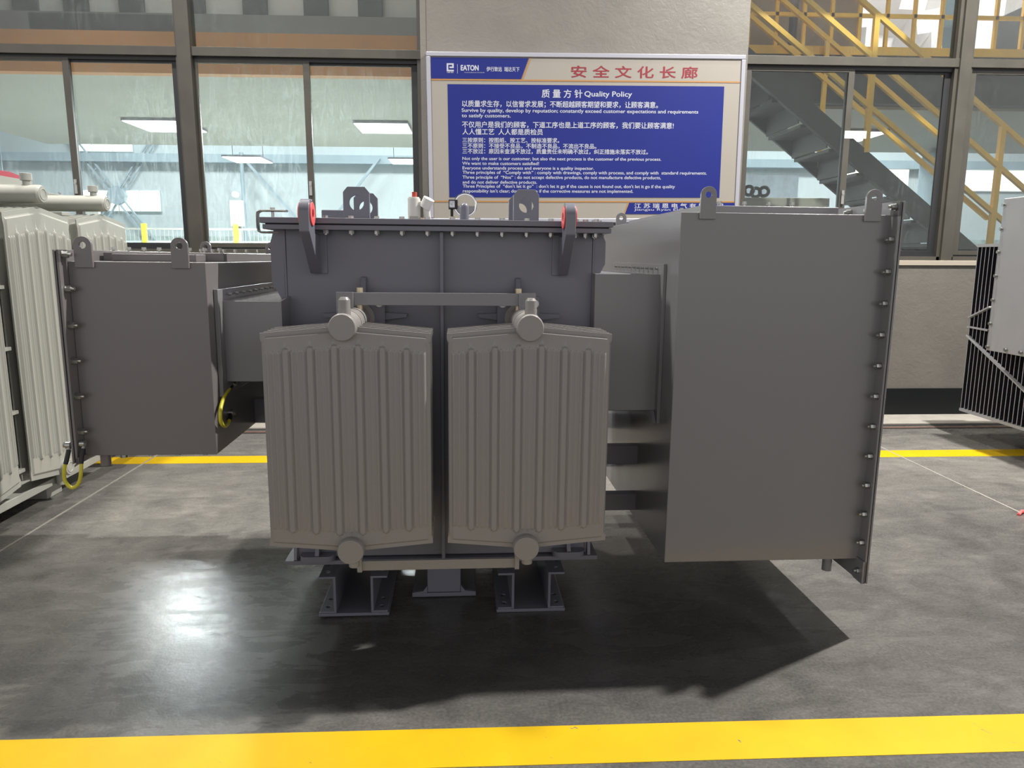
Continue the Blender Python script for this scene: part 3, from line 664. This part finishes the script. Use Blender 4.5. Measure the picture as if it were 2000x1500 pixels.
for xc, xb in ((-.297, -.291), (.287, .284)):
    xm = (xc+xb)/2; zt, zb = 1.234, .502
    rad = empty('radiator', RLOC); rad.parent = T; rad.scale = (RS,)*3
    B().cyl((xc, -.578, zt), (xc, -.18, zt), .0435, 40).cyl((xc, -.232, zt), (xc, -.21, zt), .060, 32).build('header_pipe', M['rad'], rad, .002)
    B().cyl((xb, -.578, zb), (xb, -.175, zb), .0435, 40).build('header_pipe', M['rad'], rad, .002)
    for k in range(5): link('fin_panel', PANEL if k == 0 else PANEL_B, rad, 0, (xm+.004, -.55+.0455*k, .515))
    for z, x in ((zt, xc), (zb, xb)): B().cyl((x, -.586, z), (x, -.578, z), .0405, 40, .0435).build('end_cap', M['rad'], rad, .0015)
    for y in (-.46, ): B().torus((xc, y, zt), (0, 1, 0), .0435, .003, 32, 8).build('weld_seam', M['rad'], rad)
    B().cyl((xc+.004, -.548, zt+.038), (xc+.004, -.548, zt+.056), .0195, 24).cyl((xc+.004, -.548, zt+.056), (xc+.004, -.548, zt+.084), .0185, 24).cyl((xc+.004, -.548, zt+.084), (xc+.004, -.548, zt+.092), .0175, 24, .012).build('vent_plug', M['rad'], rad)
    B().cyl((xb+.006, -.545, zb-.066), (xb+.006, -.545, zb-.038), .018, 24).build('drain_plug', M['rad'], rad, .002)
# valve plates, gussets and bolts at the tank
for s, xc in ((1, -.300), (-1, .292)):
    vp = B().box(xc-.082, xc+.082, -.050, -.030, 1.16, 1.305).build('valve_flange', M['tank'], T, .002)
    bolts(hexbolt_mesh('valve_bolt', .0135, .02, .01, .0, False), vp, [(xc+dx, -.055, 1.278) for dx in (-.062, .062)]+[(xc+dx, -.055, 1.185) for dx in (-.062, .062)], (R(90), 0, 0))
    B().plate([(xc+.082, 1.212), (xc+.160, 1.222), (xc+.165, 1.235), (xc+.082, 1.238)], [], 'y', -.03, -.002).build('side_gusset', M['tank'], vp)
    B().plate([(xc-.082, 1.212), (xc-.150, 1.222), (xc-.155, 1.235), (xc-.082, 1.238)], [], 'y', -.03, -.002).build('side_gusset', M['tank'], vp)
    B().plate([(-.05, 1.30), (-.002, 1.30), (-.002, 1.375), (-.02, 1.372)], [], 'x', xc-.010, xc+.010).build('top_gusset', M['tank'], vp, .002)
tb = B().box(-.295, .275, -.350, -.342, 1.288, 1.331).build('tie_bar', M['box'], T, .0015)
for x0, x1 in ((-.349, -.292), (.268, .326)): B().box(x0, x1, -.362, -.354, 1.245, 1.333).box(x0, x1, -.354, -.342, 1.30, 1.331).build('bracket', M['box'], tb, .0015)
for x in (-.278, .270): B().cyl((x, -.300, 1.26), (x, -.300, 1.345), .0115, 16).build('bleed_screw', M['brass'], tb)
tb.scale = (RS,)*3; tb.location = RLOC
bb = B().box(-.275, .265, -.470, -.462, .386, .421).build('tie_bar', M['rad'], T, .0015)
for x in (-.278, .262): B().box(x-.008, x+.008, -.480, -.445, .384, .455).build('bracket', M['rad'], bb, .0015)
bb.scale = (RS,)*3; bb.location = RLOC

# skid rails
for x0, x1 in ((-.511, -.226), (.216, .502)):
    ho = [(x0+.03, .0), (x0+.03, .07), (x1-.03, .0), (x1-.03, .07)]
    rl = B().plate([(x0, -.045), (x1, -.045), (x1, .86), (x0, .86)], [(hx, hy, .010) for hx, hy in ho], 'z', 0, .013).build('skid_rail', M['tank'], T, .002)
    for a, s in ((x0+.073, -1), (x1-.073, 1)):
        xi, xo = a, a+s*.068
        B().box(min(a, a+s*.011), max(a, a+s*.011), -.045, .86, .013, .170).build('web', M['tank'], rl, .003)
        B().plate([(min(xi, xo), -.045), (max(xi, xo), -.045), (max(xi, xo), .86), (min(xi, xo), .86)], [((xi+xo)/2+s*.006, .005, .010), ((xi+xo)/2+s*.006, .075, .010)], 'z', .163, .172).build('flange', M['tank'], rl, .002)
        B().plate([(min(xi, xo), -.043), (max(xi, xo), -.043), (max(xi, xo), .86), (min(xi, xo), .86)], [((xi+xo)/2+s*.006, .0, .010), ((xi+xo)/2+s*.006, .07, .010)], 'z', .013, .021).build('foot_flange', M['tank'], rl, .002)
cf = B().box(-.142, .134, .11, .80, 0, .018).build('skid_rail', M['tank'], T, .003)
B().box(-.077, .068, .115, .79, .018, .217).build('web', M['tank'], cf, .004)
B().plate([(-.077, .018), (-.077, .05), (-.095, .026), (-.142, .020), (-.142, .018)], [], 'y', .112, .13).plate([(.068, .018), (.068, .05), (.086, .026), (.134, .020), (.134, .018)], [], 'y', .112, .13).build('fillet_weld', M['tank'], cf)

# high-voltage cable box (right)
hv = B().box(.853, 1.632, -.25, 1.15, .296, 1.618).build('cable_box', M['box'], T, .003)
fr = B()
for q in ((-.302, 1.20, .214, .305), (-.302, 1.20, 1.61, 1.664), (-.302, -.245, .214, 1.664), (1.145, 1.20, .214, 1.664)): fr.box(1.629, 1.637, q[0], q[1], q[2], q[3])
fr.build('rim_flange', M['box'], hv, .0015)
B().box(1.6375, 1.640, -.298, 1.19, .22, 1.66).build('gasket', M['black'], hv)
B().box(1.6405, 1.647, -.302, 1.20, .214, 1.664).build('cover_plate', M['box'], hv, .0015)
ZB = [1.645-.1155*i for i in range(13)]
bolts(BOLT_FL, hv, [(1.637, -.276, z) for z in ZB], (0, R(90), 0))
bolts(BOLT_FL, hv, [(1.637, y, 1.643) for y in (-.12, .03, .18, .33)], (0, R(90), 0))
B().box(.965, 1.50, -.12, 1.05, 1.618, 1.652).build('top_cover', M['box'], hv, .003)
bolts(BOLT_S, hv, [(x, -.09, 1.656) for x in (1.046, 1.143, 1.239, 1.330)]+[(x, .3, 1.656) for x in (1.02, 1.36, 1.46)])
def eye(parent, x0, x1, y, z0, z1, m):
    xc = (x0+x1)/2
    B().plate(eye_outline(x0, x1, z0, z1), [(xc, z1-(x1-x0)/2, .0115)], 'y', y, y+.012).build('lifting_eye', m, parent, .0012)
for x0, x1 in ((.918, .975), (1.527, 1.586)):
    eye(hv, x0, x1, -.262, 1.594, 1.707, M['box']); eye(hv, x0, x1, 1.152, 1.594, 1.700, M['box'])
B().cyl((1.560, -.15, .207), (1.560, -.15, .297), .0185, 24).build('drain_pipe', M['box'], hv)
B().plate([(-.302, .305), (-.245, .305), (-.02, .300), (-.02, .296), (-.245, .216), (-.302, .214)], [], 'x', 1.622, 1.629).build('corner_stay', M['box'], hv)
th = B().box(.585, .845, -.06, .78, .857, 1.395).build('throat', M['box'], T, .003)
fb = B().plate([(-.10, .812), (.85, .812), (.85, 1.434), (-.10, 1.434)], [], 'x', .840, .853); fb.build('throat_flange', M['box'], th, .0015)
bolts(BOLT_T, th, [(.838, -.02+.075*i, 1.415) for i in range(11)], (0, R(-90), 0))
B().plate([(-.06, .857), (-.10, .812), (-.06, .812), (.06, .857)], [], 'x', .825, .838).build('corner_stay', M['box'], th)
for y in (.23, .92):
    for z0, z1 in ((.552, .636), (.337, .414)):
        B().box(.585, .855, y, y+.05, z0, z1).build('support_beam', M['tank'], T, .002)

# low-voltage cable box (left)
lv = B().box(-1.262, -.806, -.25, .92, .743, 1.425).build('cable_box', M['lvbox'], T, .003)
fr = B()
for q in ((-.302, .97, .728, .75), (-.302, .97, 1.42, 1.463), (-.302, -.245, .728, 1.463), (.915, .97, .728, 1.463)): fr.box(-1.270, -1.262, q[0], q[1], q[2], q[3])
fr.build('rim_flange', M['lvbox'], lv, .0015)
B().box(-1.2735, -1.2705, -.298, .96, .732, 1.459).build('gasket', M['black'], lv)
B().box(-1.281, -1.274, -.302, .97, .728, 1.463).build('cover_plate', M['lvbox'], lv, .0015)
bolts(BOLT_FL, lv, [(-1.270, -.276, z) for z in (1.447, 1.333, 1.209, 1.087, .963, .838)], (0, R(-90), 0))
B().box(-1.175, -.88, -.12, .82, 1.425, 1.452).build('top_cover', M['lvbox'], lv, .003)
B().box(-1.25, -.815, -.02, .90, 1.425, 1.458).build('top_cover', M['lvbox'], lv, .003)
bolts(BOLT_S, lv, [(-1.22+.055*i, .0, 1.462) for i in range(8)]+[(-1.19+.05*i, .55, 1.462) for i in range(8)], name='bolt')
for x0, x1 in ((-1.233, -1.174), (-.915, -.858)):
    eye(lv, x0, x1, -.262, 1.404, 1.508, M['lvbox']); eye(lv, x0+.012, x1+.006, .922, 1.404, 1.516, M['lvbox'])
B().cyl((-1.217, -.2, .695), (-1.217, -.2, .744), .0175, 24).build('drain_pipe', M['lvbox'], lv)
B().cyl((-1.166, -.17, .715), (-1.166, -.17, .744), .013, 20).build('drain_plug', M['steel'], lv)
bolts(BOLT_S, lv, [(x, -.17, .735) for x in (-1.07, -.972, -.874)], (R(180), 0, 0))
B().plate([(-.302, .75), (-.245, .75), (-.0, .745), (-.0, .742), (-.245, .730), (-.302, .728)], [], 'x', -1.262, -1.255).build('corner_stay', M['lvbox'], lv)
th = B().box(-.792, -.584, -.14, .78, .990, 1.287).build('throat', M['box'], T, .003)
B().box(-.805, -.790, -.190, .84, .942, 1.330).build('throat_flange', M['box'], th, .0015)
bolts(BOLT_T, th, [(-.788, -.08+.09*i, 1.308) for i in range(8)], (0, R(90), 0))
B().plate([(-.14, 1.287), (.0, 1.30), (.0, .99), (-.14, .99)], [], 'x', -.586, -.582).build('end_strip', M['box'], th, .0015)
for y in (.25, .86): B().box(-.808, -.59, y, y+.05, .745, .85).build('support_beam', M['tank'], T, .002)
# earth straps
def catmull(P, n=8):
    P = [Vector(p) for p in P]; P = [P[0]*2-P[1]]+P+[P[-1]*2-P[-2]]; out = []
    for i in range(1, len(P)-2):
        for k in range(n):
            t = k/n; a, b_, c, d = P[i-1:i+3]
            out.append(.5*((2*b_)+(c-a)*t+(2*a-5*b_+4*c-d)*t*t+(3*b_-a-3*c+d)*t**3))
    return out+[P[-2]]
def earth(path, r, e0, e1, ax):
    o = B().tube(catmull(path), r, 12).build('earth_strap', M['cable'], T)
    for (p, q, z) in ((path[0], path[1], e0), (path[-1], path[-2], e1)):
        p, q, z = Vector(p), Vector(q), Vector(z); d = (q-p).normalized()
        B().tube([z+(p-z)*.35, p, p+d*.016], r*1.25, 12).build('heat_shrink', M['black'], o)
        B().cyl(z-Vector(ax)*.012, z+Vector(ax)*.004, .0125, 20).cyl(z-Vector(ax)*.02, z-Vector(ax)*.012, .010, 6).tube([z, z+(p-z)*.4], .006, 8).build('terminal', M['steel'], o)
earth([(-1.292, -.315, .748), (-1.302, -.318, .712), (-1.303, -.318, .672), (-1.282, -.32, .648), (-1.258, -.318, .664), (-1.248, -.315, .705), (-1.246, -.31, .748)], .0062, (-1.290, -.29, .793), (-1.244, -.285, .797), (1, 0, 0))
earth([(-.793, -.097, .960), (-.79, -.166, .95), (-.788, -.222, .925), (-.786, -.25, .897), (-.787, -.245, .862), (-.790, -.204, .837), (-.794, -.151, .833), (-.797, -.111, .846)], .0068, (-.800, -.06, .968), (-.803, -.085, .862), (-1, 0, 0))

# ------------------------------------------------------------------ pale transformer at the left edge
PALE_PANEL = panel_mesh('fin_panel_pale', M['pale'], True, 2.4); PALE_B = panel_mesh('fin_panel_pale_rear', M['pale'], False)
L = tag(empty('transformer', (-2.5, 3.75, 0)), 'pale grey oil transformer with ribbed radiators, cut by the left edge of the photo', 'transformer')
# local: x = 0 at the outer radiator face, y backwards
B().box(-1.75, -.62, -.9, 1.75, .28, 1.80).build('tank', M['pale'], L, .006)
lid2 = B().box(-1.85, -.46, -1.0, 1.86, 1.865, 1.885).build('lid', M['pale'], L, .003)
B().box(-1.72, -.60, -.85, 1.62, 1.885, 1.97).build('lid_cover', M['pale'], lid2, .004)
B().plate([(1.20, 1.97), (1.62, 1.97), (1.60, 1.975), (1.38, 2.005), (1.15, 2.0)], [], 'x', -.80, -.602).build('red_tray', M['redtray'], lid2)
bolts(BOLT_LID, lid2, [(-.50, y, 1.875) for y in (-.5, 0, .5, 1.0, 1.4, 1.76)])
S = 1.19; ZS = 2.10
for k, y0 in enumerate((-.135, .59, 1.31)):
    rd = empty('radiator'); rd.parent = L
    B().cyl((-.62, y0, 1.798), (.035, y0, 1.798), .052, 36).build('header_pipe', M['pale'], rd, .002); B().cyl((-.62, y0, .205), (.03, y0, .205), .050, 36).build('header_pipe', M['pale'], rd, .002)
    for i in range(4):
        o = link('fin_panel', PALE_PANEL if i == 0 else PALE_B, rd, 0, (-.05*i, y0, .215), (0, 0, R(90))); o.scale = (S, 1, ZS*1.0)
    for z, x in ((1.798, .035), (.205, .03)): B().cyl((x, y0, z), (x+.010, y0, z), .050, 36, .044).torus((x+.010, y0, z), (1, 0, 0), .030, .003, 28, 8).build('end_cap', M['pale'], rd)
    B().cyl((-.04, y0, 1.84), (-.04, y0, 1.872), .020, 24).cyl((-.04, y0, 1.872), (-.04, y0, 1.912), .030, 28).build('vent_plug', M['pale'], rd, .002)
    B().cyl((-.02, y0, .10), (-.02, y0, .17), .026, 24).build('drain_plug', M['pale'], rd)
for y in (.228, .95):
    for z in (1.70, 1.28, .95, .60, .27): B().box(-.30, -.03, y-.052, y+.052, z, z+.02).build('stay_bar', M['pale'], L, .002)
B().box(-1.7, -.05, -1.0, 1.15, .10, .145).build('base_frame', M['pale'], L, .004)
for y in (-.8, .6): B().box(-1.6, -.12, y, y+.16, 0, .10).build('skid', M['pale'], L, .004)
bolts(BOLT_FL, L, [(-.06, .05, .155)])

# ------------------------------------------------------------------ light grey finned transformer at the right edge
Q = tag(empty('transformer', (4.0, 5.03, 0)), 'light grey transformer with dark cooling fins, cut by the right edge of the photo', 'transformer')
tk = B().box(.30, 1.6, -.75, .70, .22, 1.56).build('tank', M['lgrey'], Q, .004)
for i in range(31): B().box(0, .30, .715-.0455*i, .721-.0455*i, .235, 1.555).build('cooling_fin', M['fin'], tk)
for i in range(31): B().box(-.002, .004, .7150-.0455*i, .7210-.0455*i, .235, 1.555).build('fin_edge', M['lgrey'], tk)
for z0, z1 in ((.215, .238), (1.552, 1.575)): B().box(-.008, .30, -.70, .725, z0, z1).build('fin_rail', M['lgrey'], tk)
for a, c in (((.725, .989), (.49, 1.09)), ((.725, .914), (.48, .906)), ((.725, .842), (.05, .516)), ((.05, .516), (-.55, .22))):
    B().bar((-.006, a[0], a[1]), (-.006, c[0], c[1]), .012, .030).build('fin_stay', M['lgrey'], tk)
B().box(.45, 1.5, -.7, .66, .10, .215).build('base_frame', M['fin'], Q, .004)
for y in (-.6, .18): B().box(.30, 1.5, y, y+.12, 0, .10).build('skid', M['fin'], Q, .004)
B().cyl((.14, .10, .0), (.14, .10, .22), .028, 16).build('drain_pipe', M['lgrey'], tk)
cb_ = B().box(-.13, .26, -.75, .27, .79, 1.895).build('cable_box', M['lgrey'], Q, .004)
B().box(-.15, -.13, -.78, .285, .776, 1.895).build('cover_plate', M['lgrey'], cb_, .006)
bolts(hexbolt_mesh('cover_bolt', .0125, .02, .01, .0, False), cb_, [(-.155, .262, z) for z in (1.85, 1.677, 1.51, 1.335, 1.157, .981, .806)]+[(-.155, y, .806) for y in (.07, -.08, -.23)], (0, R(-90), 0))
B().plate(eye_outline(-.045, .025, 1.88, 1.965), [(-.01, 1.93, .014)], 'x', -.10, -.088).build('lifting_eye', M['lgrey'], cb_)
